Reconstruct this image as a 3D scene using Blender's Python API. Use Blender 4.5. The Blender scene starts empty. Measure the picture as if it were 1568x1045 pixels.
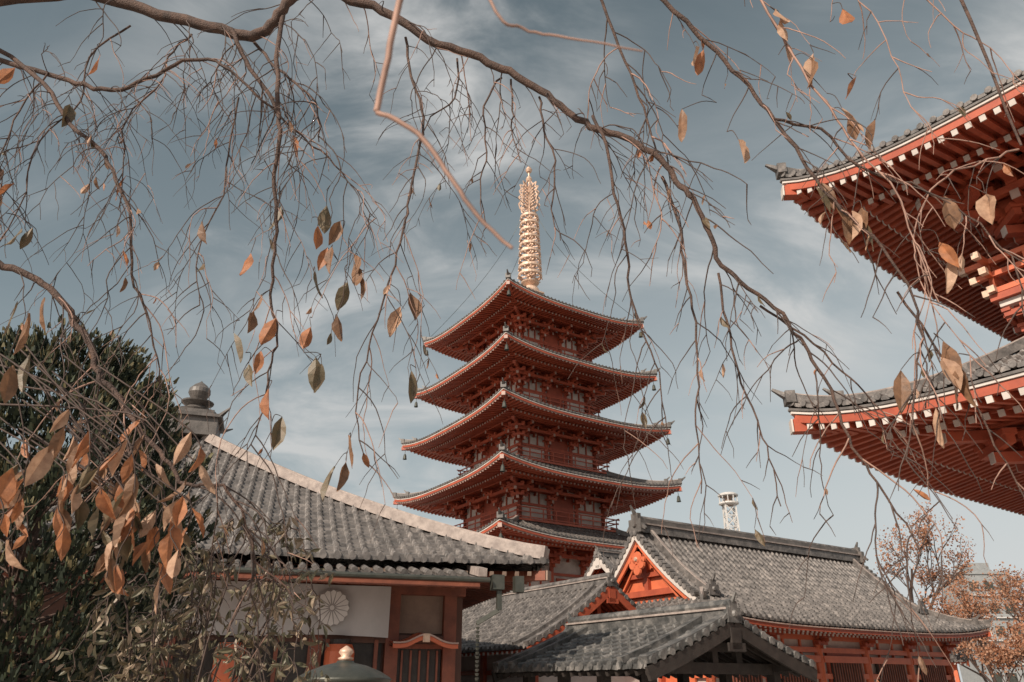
import bpy, math, random
from mathutils import Vector, Matrix, noise
random.seed(11)
R=math.radians
scene=bpy.context.scene
scene.view_settings.view_transform='Standard'
scene.view_settings.look='None'
scene.view_settings.exposure=0

# ------------------------------------------------------------ materials
def mat(name,c1,c2=None,scale=3.0,rough=0.6,bump=0.0,metal=0.0,fine=0.0,lo=.35,hi=.65,stretch=(1,1,1),c3=None,transl=0,cell=0):
    m=bpy.data.materials.new(name); m.use_nodes=True
    nt=m.node_tree; b=nt.nodes['Principled BSDF']
    b.inputs['Roughness'].default_value=rough; b.inputs['Metallic'].default_value=metal
    if c2 is None: c2=tuple(x*.75 for x in c1)
    tc=nt.nodes.new('ShaderNodeTexCoord'); mp=nt.nodes.new('ShaderNodeMapping')
    mp.inputs['Scale'].default_value=stretch
    nt.links.new(tc.outputs['Object'],mp.inputs['Vector'])
    n=nt.nodes.new('ShaderNodeTexNoise'); n.inputs['Scale'].default_value=scale; n.inputs['Detail'].default_value=8
    n.inputs['Roughness'].default_value=.65
    nt.links.new(mp.outputs['Vector'],n.inputs['Vector'])
    fac=n.outputs['Fac']
    if cell:
        vo=nt.nodes.new('ShaderNodeTexVoronoi'); vo.inputs['Scale'].default_value=cell
        nt.links.new(mp.outputs['Vector'],vo.inputs['Vector'])
        sp=nt.nodes.new('ShaderNodeSeparateColor'); nt.links.new(vo.outputs['Color'],sp.inputs[0])
        mm=nt.nodes.new('ShaderNodeMix'); mm.data_type='FLOAT'; mm.inputs[0].default_value=.17
        nt.links.new(fac,mm.inputs[2]); nt.links.new(sp.outputs[0],mm.inputs[3]); fac=mm.outputs[0]
    r=nt.nodes.new('ShaderNodeValToRGB'); e=r.color_ramp.elements
    e[0].position=lo; e[1].position=hi; e[0].color=(*c1,1); e[1].color=(*c2,1)
    if c3:
        k=r.color_ramp.elements.new((lo+hi)/2); k.color=(*c3,1)
    nt.links.new(fac,r.inputs['Fac'])
    nt.links.new(r.outputs['Color'],b.inputs['Base Color'])
    if bump:
        n2=nt.nodes.new('ShaderNodeTexNoise'); n2.inputs['Scale'].default_value=scale*7; n2.inputs['Detail'].default_value=6
        nt.links.new(mp.outputs['Vector'],n2.inputs['Vector'])
        bp=nt.nodes.new('ShaderNodeBump'); bp.inputs['Strength'].default_value=bump; bp.inputs['Distance'].default_value=.03
        nt.links.new(n2.outputs['Fac'],bp.inputs['Height']); nt.links.new(bp.outputs['Normal'],b.inputs['Normal'])
    if transl:
        t=nt.nodes.new('ShaderNodeBsdfTranslucent'); mx=nt.nodes.new('ShaderNodeMixShader'); mx.inputs[0].default_value=transl
        nt.links.new(r.outputs['Color'],t.inputs['Color'])
        out=nt.nodes['Material Output']
        nt.links.new(b.outputs[0],mx.inputs[1]); nt.links.new(t.outputs[0],mx.inputs[2]); nt.links.new(mx.outputs[0],out.inputs[0])
    return m
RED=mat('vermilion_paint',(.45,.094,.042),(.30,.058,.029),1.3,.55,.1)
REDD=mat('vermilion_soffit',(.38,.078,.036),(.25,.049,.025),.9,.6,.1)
REDB=mat('bright_vermilion',(.64,.16,.070),(.50,.115,.050),1.5,.5,.05)
WHITE=mat('white_plaster',(.64,.58,.53),(.48,.42,.38),1.2,.8,.05)
TILE=mat('grey_roof_tile',(.070,.063,.059),(.27,.240,.220),2.6,.5,.3,c3=(.140,.126,.118),lo=.32,hi=.70,cell=4.5)
TILEW=mat('weathered_roof_tile',(.042,.043,.042),(.23,.215,.20),3.2,.55,.3,c3=(.10,.097,.093),lo=.33,hi=.68,cell=4.5)
TILEL=mat('pale_ridge_tile',(.42,.35,.31),(.24,.195,.175),4,.6,.3)
TILED=mat('dark_roof_tile',(.07,.062,.057),(.16,.142,.13),2,.5,.2)
WOOD=mat('brown_timber',(.13,.055,.035),(.075,.032,.022),2,.6,.2,stretch=(1,1,.2))
WOODR=mat('redbrown_timber',(.27,.085,.048),(.16,.05,.03),2,.6,.15)
DARK=mat('dark_timber',(.045,.036,.031),(.022,.018,.016),4,.6,.2)
TAN=mat('tan_panel',(.30,.21,.16),(.22,.15,.115),2,.7)
GOLD=mat('gilded_bronze',(.78,.56,.42),(.48,.32,.235),5,.5,.1,metal=.25)
BRONZE=mat('bronze',(.10,.10,.085),(.06,.065,.055),4,.45,.1,metal=.5)
CLOTH=mat('white_cloth',(.54,.51,.50),(.45,.43,.42),.8,.9)
CRESTG=mat('crest_ground',(.36,.33,.31),(.30,.27,.26),2,.9)
CREST=mat('crest_print',(.74,.70,.67),(.64,.60,.58),5,.9)
STONE=mat('granite',(.36,.34,.32),(.27,.255,.24),6,.8,.2)
STEEL=mat('white_steel',(.62,.60,.58),(.5,.48,.46),2,.5)
HAZE=mat('pale_concrete',(.30,.31,.31),(.24,.25,.255),2,.8)
BARK=mat('cherry_bark',(.130,.076,.056),(.052,.033,.027),14,.8,.5)
TWIG=mat('twig_bark',(.105,.066,.052),(.042,.028,.023),9,.7)
TWIGP=mat('pale_twig_bark',(.42,.25,.19),(.22,.13,.10),9,.7)
LB=[mat('leaf_orange_brown',(.50,.20,.085),(.28,.115,.055),22,.55,.1,transl=.3),
    mat('leaf_brown',(.30,.16,.088),(.155,.085,.05),22,.55,.1,transl=.25),
    mat('leaf_olive',(.11,.092,.055),(.19,.13,.075),22,.5,.1,transl=.2),
    mat('leaf_pale',(.58,.37,.245),(.36,.21,.135),22,.6,.1,transl=.3)]
SL=[mat('shrub_leaf_green',(.11,.11,.068),(.18,.145,.092),15,.5,transl=.2),
    mat('shrub_leaf_pale',(.36,.27,.19),(.22,.165,.115),15,.5,transl=.2)]
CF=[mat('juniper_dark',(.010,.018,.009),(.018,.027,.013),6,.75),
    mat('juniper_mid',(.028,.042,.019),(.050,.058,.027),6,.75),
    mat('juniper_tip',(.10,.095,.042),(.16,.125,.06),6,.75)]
AF=[mat('autumn_leaf_rust',(.44,.20,.105),(.32,.14,.08),5,.7,transl=.25),
    mat('autumn_leaf_pink',(.52,.30,.19),(.38,.21,.135),5,.7,transl=.25)]
GROUND=mat('stone_paving',(.42,.38,.34),(.34,.305,.275),.6,.85,.2)

# ------------------------------------------------------------ mesh builder
class MB:
    def __init__(s): s.v=[]; s.f=[]; s.m=[]; s.mats=[]
    def mi(s,m):
        if m not in s.mats: s.mats.append(m)
        return s.mats.index(m)
    def add(s,vs,fs,m):
        o=len(s.v); s.v.extend([tuple(v) for v in vs]); k=s.mi(m)
        for f in fs: s.f.append(tuple(i+o for i in f)); s.m.append(k)
    def box(s,c,d,m,rz=0):
        hx,hy,hz=d[0]/2,d[1]/2,d[2]/2; ca,sa=math.cos(rz),math.sin(rz)
        vs=[]
        for z in(-hz,hz):
            for x,y in((-hx,-hy),(hx,-hy),(hx,hy),(-hx,hy)):
                vs.append((c[0]+x*ca-y*sa,c[1]+x*sa+y*ca,c[2]+z))
        s.add(vs,[(0,3,2,1),(4,5,6,7),(0,1,5,4),(1,2,6,5),(2,3,7,6),(3,0,4,7)],m)
    def beam(s,p0,p1,w,h,m,w1=None,h1=None):
        p0=Vector(p0);p1=Vector(p1); d=(p1-p0)
        if d.length<1e-5: return
        d.normalize(); up=Vector((0,0,1))
        if abs(d.z)>.98: up=Vector((0,1,0))
        sd=d.cross(up).normalized(); u=sd.cross(d).normalized()
        w1=w if w1 is None else w1; h1=h if h1 is None else h1
        vs=[]
        for p,a,b in((p0,w,h),(p1,w1,h1)):
            for x,y in((-.5,-.5),(.5,-.5),(.5,.5),(-.5,.5)): vs.append(p+sd*x*a+u*y*b)
        s.add(vs,[(0,1,2,3),(4,7,6,5),(0,4,5,1),(1,5,6,2),(2,6,7,3),(3,7,4,0)],m)
    def cyl(s,p0,p1,r0,r1,m,n=10):
        p0=Vector(p0);p1=Vector(p1);d=(p1-p0).normalized()
        a=Vector((0,0,1)) if abs(d.z)<.9 else Vector((1,0,0))
        x=d.cross(a).normalized(); y=d.cross(x)
        vs=[]
        for p,r in((p0,r0),(p1,r1)):
            for i in range(n):
                t=2*math.pi*i/n; vs.append(p+x*r*math.cos(t)+y*r*math.sin(t))
        fs=[(i,(i+1)%n,n+(i+1)%n,n+i) for i in range(n)]+[tuple(range(n-1,-1,-1)),tuple(range(n,2*n))]
        s.add(vs,fs,m)
    def lathe(s,c,prof,m,n=20):
        vs=[];fs=[]
        for r,z in prof:
            for i in range(n):
                t=2*math.pi*i/n; vs.append((c[0]+r*math.cos(t),c[1]+r*math.sin(t),c[2]+z))
        for k in range(len(prof)-1):
            for i in range(n):
                j=(i+1)%n; fs.append((k*n+i,k*n+j,(k+1)*n+j,(k+1)*n+i))
        s.add(vs,fs,m)
    def tube(s,pts,r,m,n=6,r1=None):
        for i in range(len(pts)-1):
            k0=i/(len(pts)-1);k1=(i+1)/(len(pts)-1); e=r if r1 is None else r1
            s.cyl(pts[i],pts[i+1],r+(e-r)*k0,r+(e-r)*k1,m,n)
    def done(s,name,parent=None,smooth=False):
        me=bpy.data.meshes.new(name); me.from_pydata(s.v,[],s.f)
        for m in s.mats: me.materials.append(m)
        me.polygons.foreach_set('material_index',s.m)
        if smooth: me.polygons.foreach_set('use_smooth',[True]*len(me.polygons))
        me.update(); ob=bpy.data.objects.new(name,me); scene.collection.objects.link(ob)
        if parent: ob.parent=parent
        return ob
def empty(name,loc=(0,0,0),rz=0):
    e=bpy.data.objects.new(name,None); scene.collection.objects.link(e)
    e.location=loc; e.rotation_euler=(0,0,rz); return e

# ------------------------------------------------------------ roof toolkit (local frames)
def fmap(face,hx,hy,s,d):
    if face==0: return (s,-(hy-d))
    if face==1: return (hx-d,s)
    if face==2: return (-s,hy-d)
    return (-(hx-d),-s)
OUT=[(0,-1),(1,0),(0,1),(-1,0)]
def lift(x,y,hx,hy,up,p): return up*((abs(x)/hx)*(abs(y)/hy))**p if up else 0.
PROF=[(0,0),(.28,0),(.36,.7),(.5,1),(.64,.7),(.72,0)]
def tiles(mb,hx,hy,zf,rm,up=0,p=4,pitch=.3,step=.3,rib=.07,m=TILE,faces=(0,1,2,3),drop=.1,caps=True,capm=None,jit=.03,lap=.045):
    for face in faces:
        A=hx if face in(0,2) else hy
        n=max(2,round(2*A/pitch)); pt=2*A/n
        cols=[]
        for i in range(n):
            for fr,h in PROF: cols.append((-A+(i+fr)*pt,h))
        cols.append((A,0))
        dm=max(rm(face,c[0]) for c in cols)
        rows=[];k=0
        while k*step<dm:
            rows.append((k*step,lap)); rows.append((min((k+1)*step-.01,dm),0)); k+=1
        rows.append((dm,0))
        nr=len(rows); vs=[];du=[]
        for ci,(s,h) in enumerate(cols):
            R_=max(rm(face,s),0); col=[]
            for ri,(d,c) in enumerate(rows):
                dd=min(d,R_); x,y=fmap(face,hx,hy,s,dd)
                jj=(noise.noise(Vector((ci//6*1.7,ri//2*1.3,face*9)))*jit) if jit else 0
                z=zf(dd)+lift(x,y,hx,hy,up,p)+h*rib+c+jj
                vs.append((x,y,z)); col.append(dd)
            du.append((R_,col))
        fs=[]
        for i in range(len(cols)-1):
            Ra,ca=du[i];Rb,cb=du[i+1]; jump=abs(Ra-Rb)>.5; mn=min(Ra,Rb)
            for j in range(nr-1):
                if ca[j]==ca[j+1] and cb[j]==cb[j+1]: continue
                if jump and rows[j][0]>=mn-.02: continue
                a=i*nr+j; fs.append((a,a+nr,a+nr+1,a+1))
        o=len(vs)
        for i,(s,h) in enumerate(cols):
            v=vs[i*nr]; vs.append((v[0],v[1],v[2]-drop-h*rib*.5))
        for i in range(len(cols)-1): fs.append((i*nr,o+i,o+i+1,(i+1)*nr))
        mb.add(vs,fs,m)
        if caps:
            ox,oy=OUT[face]
            for i in range(n):
                s=-A+(i+.5)*pt; x,y=fmap(face,hx,hy,s,0)
                z=zf(0)+lift(x,y,hx,hy,up,p)+rib*.35
                r=pt*.27
                mb.cyl((x-ox*.05,y-oy*.05,z),(x+ox*.04,y+oy*.04,z),r,r,capm or m,8)
def sweep_edge(mb,hx,hy,zfun,up,p,d,dz,w,h,m,seg=16,faces=(0,1,2,3)):
    for face in faces:
        A=(hx if face in(0,2) else hy)-d
        pr=None
        for i in range(seg+1):
            t=-1+2*i/seg; t=math.copysign(abs(t)**.7,t); s=A*t
            x,y=fmap(face,hx,hy,s,d); q=(x,y,zfun+lift(x,y,hx,hy,up,p)+dz)
            if pr: mb.beam(pr,q,w,h,m)
            pr=q
def underside(mb,hx,hy,z0,up,p,ov,slope,rp,rw,rh,faces=(0,1,2,3),red=RED,sof=REDD,th=.3,white=WHITE,two=True,hipb=True):
    for face in faces:
        A=hx if face in(0,2) else hy
        ns=28; nd=4; vs=[];fs=[]
        for i in range(ns+1):
            s=A*(-1+2*i/ns)
            for j in range(nd+1):
                d=.1+(ov-.1)*j/nd
                ss=max(-(A-d),min(A-d,s))
                x,y=fmap(face,hx,hy,ss,d); vs.append((x,y,z0-th+slope*d+lift(x,y,hx,hy,up,p)))
        for i in range(ns):
            for j in range(nd):
                a=i*(nd+1)+j; fs.append((a,a+1,a+nd+2,a+nd+1))
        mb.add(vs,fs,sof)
        n=round(2*A/rp); ox,oy=OUT[face]
        for i in range(n):
            s=-A+(i+.5)*2*A/n
            L=min(ov,A-abs(s))
            def pt(d,dz):
                x,y=fmap(face,hx,hy,s,d); return (x,y,z0-th+slope*d+lift(x,y,hx,hy,up,p)+dz)
            dA=.14; dB=min(L,ov*.42) if two else L
            if dB>dA+.1:
                mb.beam(pt(dA,-rh*.6),pt(dB,-rh*.6),rw,rh,red)
                mb.beam(pt(dA-.04,-rh*.6),pt(dA-.002,-rh*.6),rw*1.02,rh*1.02,white)
            if two and L>ov*.36+.15:
                mb.beam(pt(ov*.36,-rh*1.9),pt(L,-rh*1.9),rw,rh,red)
                mb.beam(pt(ov*.36-.04,-rh*1.9),pt(ov*.36-.002,-rh*1.9),rw*1.02,rh*1.02,white)
    if two: sweep_edge(mb,hx,hy,z0-th+slope*ov*.39,up,p,ov*.39,-rh*1.2,.12,rh*.7,red,faces=faces)
    if hipb:
        for sx in(-1,1):
            for sy in(-1,1):
                a=(sx*(hx-.05),sy*(hy-.05),z0-th+up-rh*1.2); b=(sx*(hx-ov),sy*(hy-ov),z0-th+slope*ov+lift(hx-ov,hy-ov,hx,hy,up,p)-rh*2.2)
                mb.beam(a,b,rw*2.2,rh*2.2,red)
                v=(Vector(a)-Vector(b)).normalized()
                mb.beam(Vector(a)+v*.02,Vector(a)+v*.07,rw*2.24,rh*2.24,white)
def hip_ridges(mb,hx,hy,zf,up,p,dend,w,h,m,orn=True,n=10,start=.05,ws=None):
    for sx in(-1,1):
        for sy in(-1,1):
            pr=None
            for i in range(n+1):
                d=start+(dend-start)*(i/n)**1.3
                x,y=sx*(hx-d),sy*(hy-d); q=(x,y,zf(d)+lift(x,y,hx,hy,up,p)+h*.5+.05)
                if pr: mb.beam(pr,q,w,h,m); mb.beam((pr[0],pr[1],pr[2]+h*.5+.03),(q[0],q[1],q[2]+h*.5+.03),w*.55,.06,ws or m)
                pr=q
            if orn:
                d=start; x,y=sx*(hx-d),sy*(hy-d); z=zf(d)+up+h*.5
                dg=Vector((sx,sy,0)).normalized()
                q=Vector((x,y,z))
                mb.beam(q-dg*.1,q+dg*.18,w*1.5,h*1.4,m)
                mb.beam(q+dg*.15+Vector((0,0,h*.3)),q+dg*.5+Vector((0,0,h*1.2)),w*.7,h*.6,m,w*.25,h*.25)
                d=start+dend*.17; q=Vector((sx*(hx-d),sy*(hy-d),zf(d)+lift(hx-d,hy-d,hx,hy,up,p)+h))
                mb.beam(q-dg*.15,q+dg*.1,w*1.4,h*1.5,m)
                mb.beam(q+dg*.05+Vector((0,0,h*.5)),q+dg*.35+Vector((0,0,h*1.4)),w*.6,h*.5,m,w*.2,h*.2)
def onigawara(mb,q,out,s,m):
    q=Vector(q); o=Vector((out[0],out[1],0)).normalized(); sd=Vector((-o.y,o.x,0)); a=math.atan2(o.y,o.x)
    mb.box(q+Vector((0,0,.25*s)),(.22*s,.8*s,.6*s),m,a)
    mb.box(q+Vector((0,0,.66*s)),(.2*s,.45*s,.3*s),m,a)
    mb.beam(q+sd*.3*s+Vector((0,0,.3*s)),q+sd*.62*s+Vector((0,0,.05*s)),.16*s,.2*s,m,.1*s,.1*s)
    mb.beam(q-sd*.3*s+Vector((0,0,.3*s)),q-sd*.62*s+Vector((0,0,.05*s)),.16*s,.2*s,m,.1*s,.1*s)
    mb.beam(q+Vector((0,0,.7*s)),q+o*.3*s+Vector((0,0,1.15*s)),.16*s,.16*s,m,.06*s,.06*s)
    mb.cyl(q+o*.11*s+Vector((0,0,.3*s)),q+o*.2*s+Vector((0,0,.3*s)),.16*s,.1*s,m,8)
def bracket(mb,x,y,o,z,reach,h,w,m=RED,levels=3,wh=WHITE):
    o=Vector((o[0],o[1],0)).normalized(); sd=Vector((-o.y,o.x,0)); a=math.atan2(o.y,o.x); b=Vector((x,y,0)); lh=h/levels
    for k in range(levels):
        zz=z+lh*(k+.35); L=reach*(k+1)/levels
        mb.beam(b+Vector((0,0,zz)),b+o*L+Vector((0,0,zz)),w,lh*.45,m)
        mb.beam(b+o*(L)+Vector((0,0,zz)),b+o*(L+.03)+Vector((0,0,zz)),w*1.02,lh*.46,wh)
        q=b+o*(L-w*.6); wd=w*(2.4+.8*k)
        mb.beam(q-sd*wd+Vector((0,0,zz+lh*.48)),q+sd*wd+Vector((0,0,zz+lh*.48)),w*.8,lh*.38,m)
        for t in(-1,0,1):
            c=q+sd*wd*.85*t; mb.box((c.x,c.y,zz+lh*.78),(w*1.3,w*1.3,lh*.25),m,a)
        q0=b+o*.1
        mb.beam(q0-sd*wd+Vector((0,0,zz+lh*.45)),q0+sd*wd+Vector((0,0,zz+lh*.45)),w*.8,lh*.3,m)
def railing(mb,hx,hy,z,h,m,w=.09,ext=.3,posts=6,cap=None):
    for k,zz in enumerate((.12,h*.6,h)):
        for sy in(-1,1): mb.beam((-hx-ext*(k+1)/3,sy*hy,z+zz+.002*k),(hx+ext*(k+1)/3,sy*hy,z+zz+.002*k),w,w,m)
        for sx in(-1,1): mb.beam((sx*hx,-hy-ext*(k+1)/3,z+zz+.013),(sx*hx,hy+ext*(k+1)/3,z+zz+.013),w,w,m)
    for i in range(posts+1):
        t=-1+2*i/posts
        for sg in(-1,1):
            mb.box((hx*t,sg*hy,z+h*.5),(w*.9,w*.9,h),m); mb.box((sg*hx,hy*t,z+h*.5),(w*.9,w*.9,h),m)
def storey(mb,wx,wy,z0,z1,cols,m=RED,wh=WHITE,dado=.35,r=.17,inset=.06):
    mb.box((0,0,(z0+z1)/2),(2*wx-2*inset,2*wy-2*inset,z1-z0),wh)
    H=z1-z0
    for face in range(4):
        A=wx if face in(0,2) else wy; nc=cols[face%2]
        for i in range(nc+1):
            s=-A+2*A*i/nc; x,y=fmap(face,wx,wy,s,0)
            mb.cyl((x,y,z0),(x,y,z1),r,r,m,10)
        for hh in(.06,.45,.80,.97):
            a=fmap(face,wx,wy,-A,0);b=fmap(face,wx,wy,A,0); e=.003*face
            mb.beam((*a,z0+H*hh+e),(*b,z0+H*hh+e),r*1.25,r*1.1,m)
        for i in range(nc):
            if nc%2 and i==nc//2:
                s=-A+2*A*(i+.5)/nc; x,y=fmap(face,wx,wy,s,-.03); 
                dx=(2*A/nc*.72,.12) if face%2==0 else (.12,2*A/nc*.72)
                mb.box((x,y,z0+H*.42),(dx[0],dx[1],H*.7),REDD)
            else:
                for q in(.33,.66):
                    s=-A+2*A*(i+q)/nc; x,y=fmap(face,wx,wy,s,-.0)
                    mb.box((x,y,(z0+z1)/2+H*.2),(.1,.1,H*.55),m)

# ------------------------------------------------------------ five-storey pagoda
pg=empty('five_story_pagoda',(1.76,62.6,0),R(33.5))
ze=[31.0,25.8,20.85,15.95,11.1]; hs=[7.4,7.95,8.5,8.8,9.15]; ws=[3.1,3.45,3.8,4.15,4.5]
TRIM=mat('muted_eave_trim',(.50,.36,.31),(.38,.26,.22),1.5,.7)
mr=MB(); mu=MB(); mw=MB()
for i in range(5):
    z0=ze[i];h=hs[i];w=ws[i];ov=h-w
    dmax=h if i==0 else h-ws[i-1]-.4
    rise=4.1 if i==0 else 1.9
    zf=(lambda d,z0=z0,dm=dmax,ri=rise: z0+ri*(.55*(d/dm)+.45*(d/dm)**2))
    tiles(mr,h,h,zf,lambda f,s,h=h,dm=dmax:min(dm,h-abs(s)),up=.75,p=3,pitch=.38,step=.8,rib=.08,m=TILED,drop=.1,jit=0)
    hip_ridges(mr,h,h,zf,.75,3,dmax,.28,.3,TILED,True,start=.1,ws=TILEL)
    sweep_edge(mu,h,h,z0,.75,3,.03,-.13,.08,.06,WHITE)
    sweep_edge(mu,h,h,z0,.75,3,.08,-.25,.12,.17,RED)
    sweep_edge(mu,h,h,z0,.75,3,.12,-.36,.1,.035,TRIM)
    underside(mu,h,h,z0,.75,3,ov,.17,.36,.13,.13,th=.34,white=TRIM)
    zt=z0-.34+.17*ov-.35
    zb=(ze[i+1]+1.9) if i<4 else 1.5
    storey(mw,w,w,zb,zt,(3,3),r=.17)
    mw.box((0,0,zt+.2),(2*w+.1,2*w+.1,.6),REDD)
    bz=zt-1.55
    for face in range(4):
        for k in range(4):
            s=-w+2*w*k/3; x,y=fmap(face,w,w,s,0)
            bracket(mw,x,y,OUT[face],bz,1.75,1.5,.17,wh=TRIM)
        for k in range(3):
            s=-w+2*w*(k+.5)/3; x,y=fmap(face,w,w,s,0); bracket(mw,x,y,OUT[face],bz+.5,.7,1.0,.13,levels=2,wh=TRIM)
    for sx in(-1,1):
        for sy in(-1,1):
            bracket(mw,sx*w,sy*w,(sx,sy),bz,2.6,1.5,.2,wh=TRIM)
            mw.beam((sx*w,sy*w,zt-.1),(sx*(w+2.2),sy*(w+2.2),zt-.55),.22,.25,RED)
            bx,by=sx*(h-.25),sy*(h-.25)
            mw.cyl((bx,by,z0+.3),(bx,by,z0-.25),.02,.02,BRONZE,5)
            mw.lathe((bx,by,z0-.75),[(.19,0),(.16,.1),(.13,.35),(.08,.48),(.01,.52)],BRONZE,10)
    for dd,dz in((1.0,-.75),(1.75,-.15)):
        sweep_edge(mw,w+dd,w+dd,zt,0,3,0,dz,.18,.22,RED,seg=2)
    if i<4:
        bw=w+.75
        mw.box((0,0,zb+.0),(2*bw+.1,2*bw+.1,.16),RED); mw.box((0,0,zb-.15),(2*bw-.3,2*bw-.3,.14),WHITE)
        mw.box((0,0,zb-.35),(2*bw-.6,2*bw-.6,.3),RED)
        railing(mw,bw,bw,zb+.08,.85,RED,.08,.35,8)
mw.box((0,0,.75),(13,13,1.5),STONE)
mr.done('tiled_roofs',pg); mu.done('eaves_and_rafters',pg); mw.done('storeys_and_brackets',pg)
ms=MB(); zb=34.9
ms.box((0,0,zb+.35),(1.7,1.7,.9),GOLD); ms.box((0,0,zb+.85),(1.95,1.95,.15),GOLD)
ms.lathe((0,0,zb+.9),[(.95,0),(.95,.15),(.8,.5),(.45,.75),(.4,.8),(.85,1.1),(.9,1.2),(.4,1.25),(.14,1.4)],GOLD,20)
ms.cyl((0,0,zb),(0,0,50.2),.15,.09,GOLD,10)
for k in range(9):
    z=37.6+k*.84; r=1.13-.03*k
    ms.lathe((0,0,z),[(r,0),(r+.07,.08),(r+.03,.34),(r-.1,.36),(r-.12,0),(r,0)],GOLD,24)
    ms.lathe((0,0,z),[(.13,0),(.3,.05),(.3,.3),(.13,.35)],GOLD,12)
    for a in range(8):
        t=a*math.pi/4; ms.beam((.2*math.cos(t),.2*math.sin(t),z+.13),((r-.08)*math.cos(t),(r-.08)*math.sin(t),z+.13),.06,.12,GOLD)
    for a in range(12):
        t=a*math.pi/6; ms.lathe(((r+.04)*math.cos(t),(r+.04)*math.sin(t),z-.2),[(.06,0),(.04,.12),(.01,.2)],GOLD,6)
for a in range(8):
    t=a*math.pi/4+.3; c,s_=math.cos(t),math.sin(t)
    prof=[(.5,45.3),(.95,45.6),(1.08,46.2),(.86,46.5),(1.08,47.0),(.84,47.3),(1.0,47.8),(.8,48.1),(.95,48.6),(.5,48.5),(.3,48.9)]
    for q in range(len(prof)-1):
        ms.beam((prof[q][0]*c,prof[q][0]*s_,prof[q][1]),(prof[q+1][0]*c,prof[q+1][0]*s_,prof[q+1][1]),.07,.11,GOLD)
    for q in range(1,9):
        ms.beam((.1*c,.1*s_,45.2+q*.38),(prof[q][0]*c,prof[q][0]*s_,prof[q][1]),.05,.12,GOLD)
for z,r in((49.3,.34),(50.5,.36)):
    ms.lathe((0,0,z),[(.01,-r),(r*.7,-r*.7),(r,0),(r*.7,r*.7),(.12,r*1.1),(.01,r*1.6)],GOLD,16)
for sx in(-1,1):
    for sy in(-1,1):
        pts=[]
        for k in range(13):
            t=k/12; pts.append((sx*7.1*t**1.0,sy*7.1*t,48.0-(48-31.9)*(t**.62)))
        ms.tube(pts,.02,BRONZE,4)
ms.done('spire',pg)

# ------------------------------------------------------------ irimoya hall (centre right)
def profile_z(z0,a,b): return lambda d: z0+a*d+b*d*d
hl=empty('temple_hall',(13.3,40.7,0),R(33.5))
HE=4.0
hx,hy=10.7,5.6; dg=2.1; Lg=hx-dg; zf=profile_z(HE,.34,.074)
m=MB()
def rm(f,s):
    if f in(0,2): return hy if abs(s)<=Lg+.35 else hx-abs(s)
    return min(dg,hy-abs(s))
tiles(m,hx,hy,zf,rm,up=.45,p=4,pitch=.36,step=.33,rib=.12,m=TILE,lap=.055)
hip_ridges(m,hx,hy,zf,.45,4,dg,.24,.26,TILE,True,start=.1,ws=TILEL)
for sx in(-1,1):
    for sy in(-1,1):
        pr=None
        for i in range(11):
            d=dg+(hy-dg)*i/10; q=(sx*(Lg-.55),sy*(hy-d),zf(d)+.2)
            if pr: m.beam(pr,q,.26,.3,TILE); m.beam((pr[0],pr[1],pr[2]+.2),(q[0],q[1],q[2]+.2),.15,.07,TILEL)
            q2=(sx*(Lg+.22),sy*(hy-d),zf(d)+.06)
            if pr: m.beam(pr2,q2,.4,.12,TILE)
            pr=q;pr2=q2
        onigawara(m,(sx*(Lg-.55),sy*(hy-dg+.15),zf(dg)+.1),(0,sy),.75,TILE)
for sx in(-1,1):
    for sy in(-1,1):
        for i in range(16):
            d=dg+(hy-dg)*(i+.5)/16; c=(sx*(Lg+.2),sy*(hy-d),zf(d)+.1)
            m.cyl(c,(c[0]+sx*.26,c[1],c[2]-.02),.13,.13,TILE,8)
zr=zf(hy)
m.box((0,0,zr+.18),(2*Lg+.3,.5,.36),TILE); m.box((0,0,zr+.42),(2*Lg+.34,.62,.07),TILEL); m.box((0,0,zr+.56),(2*Lg+.3,.36,.22),TILED)
m.cyl((-Lg-.2,0,zr+.7),(Lg+.2,0,zr+.7),.13,.13,TILE,8)
for sx in(-1,1): onigawara(m,(sx*(Lg+.2),0,zr+.05),(sx,0),1.05,TILED)
m.done('tiled_roof',hl)
m=MB()
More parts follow.
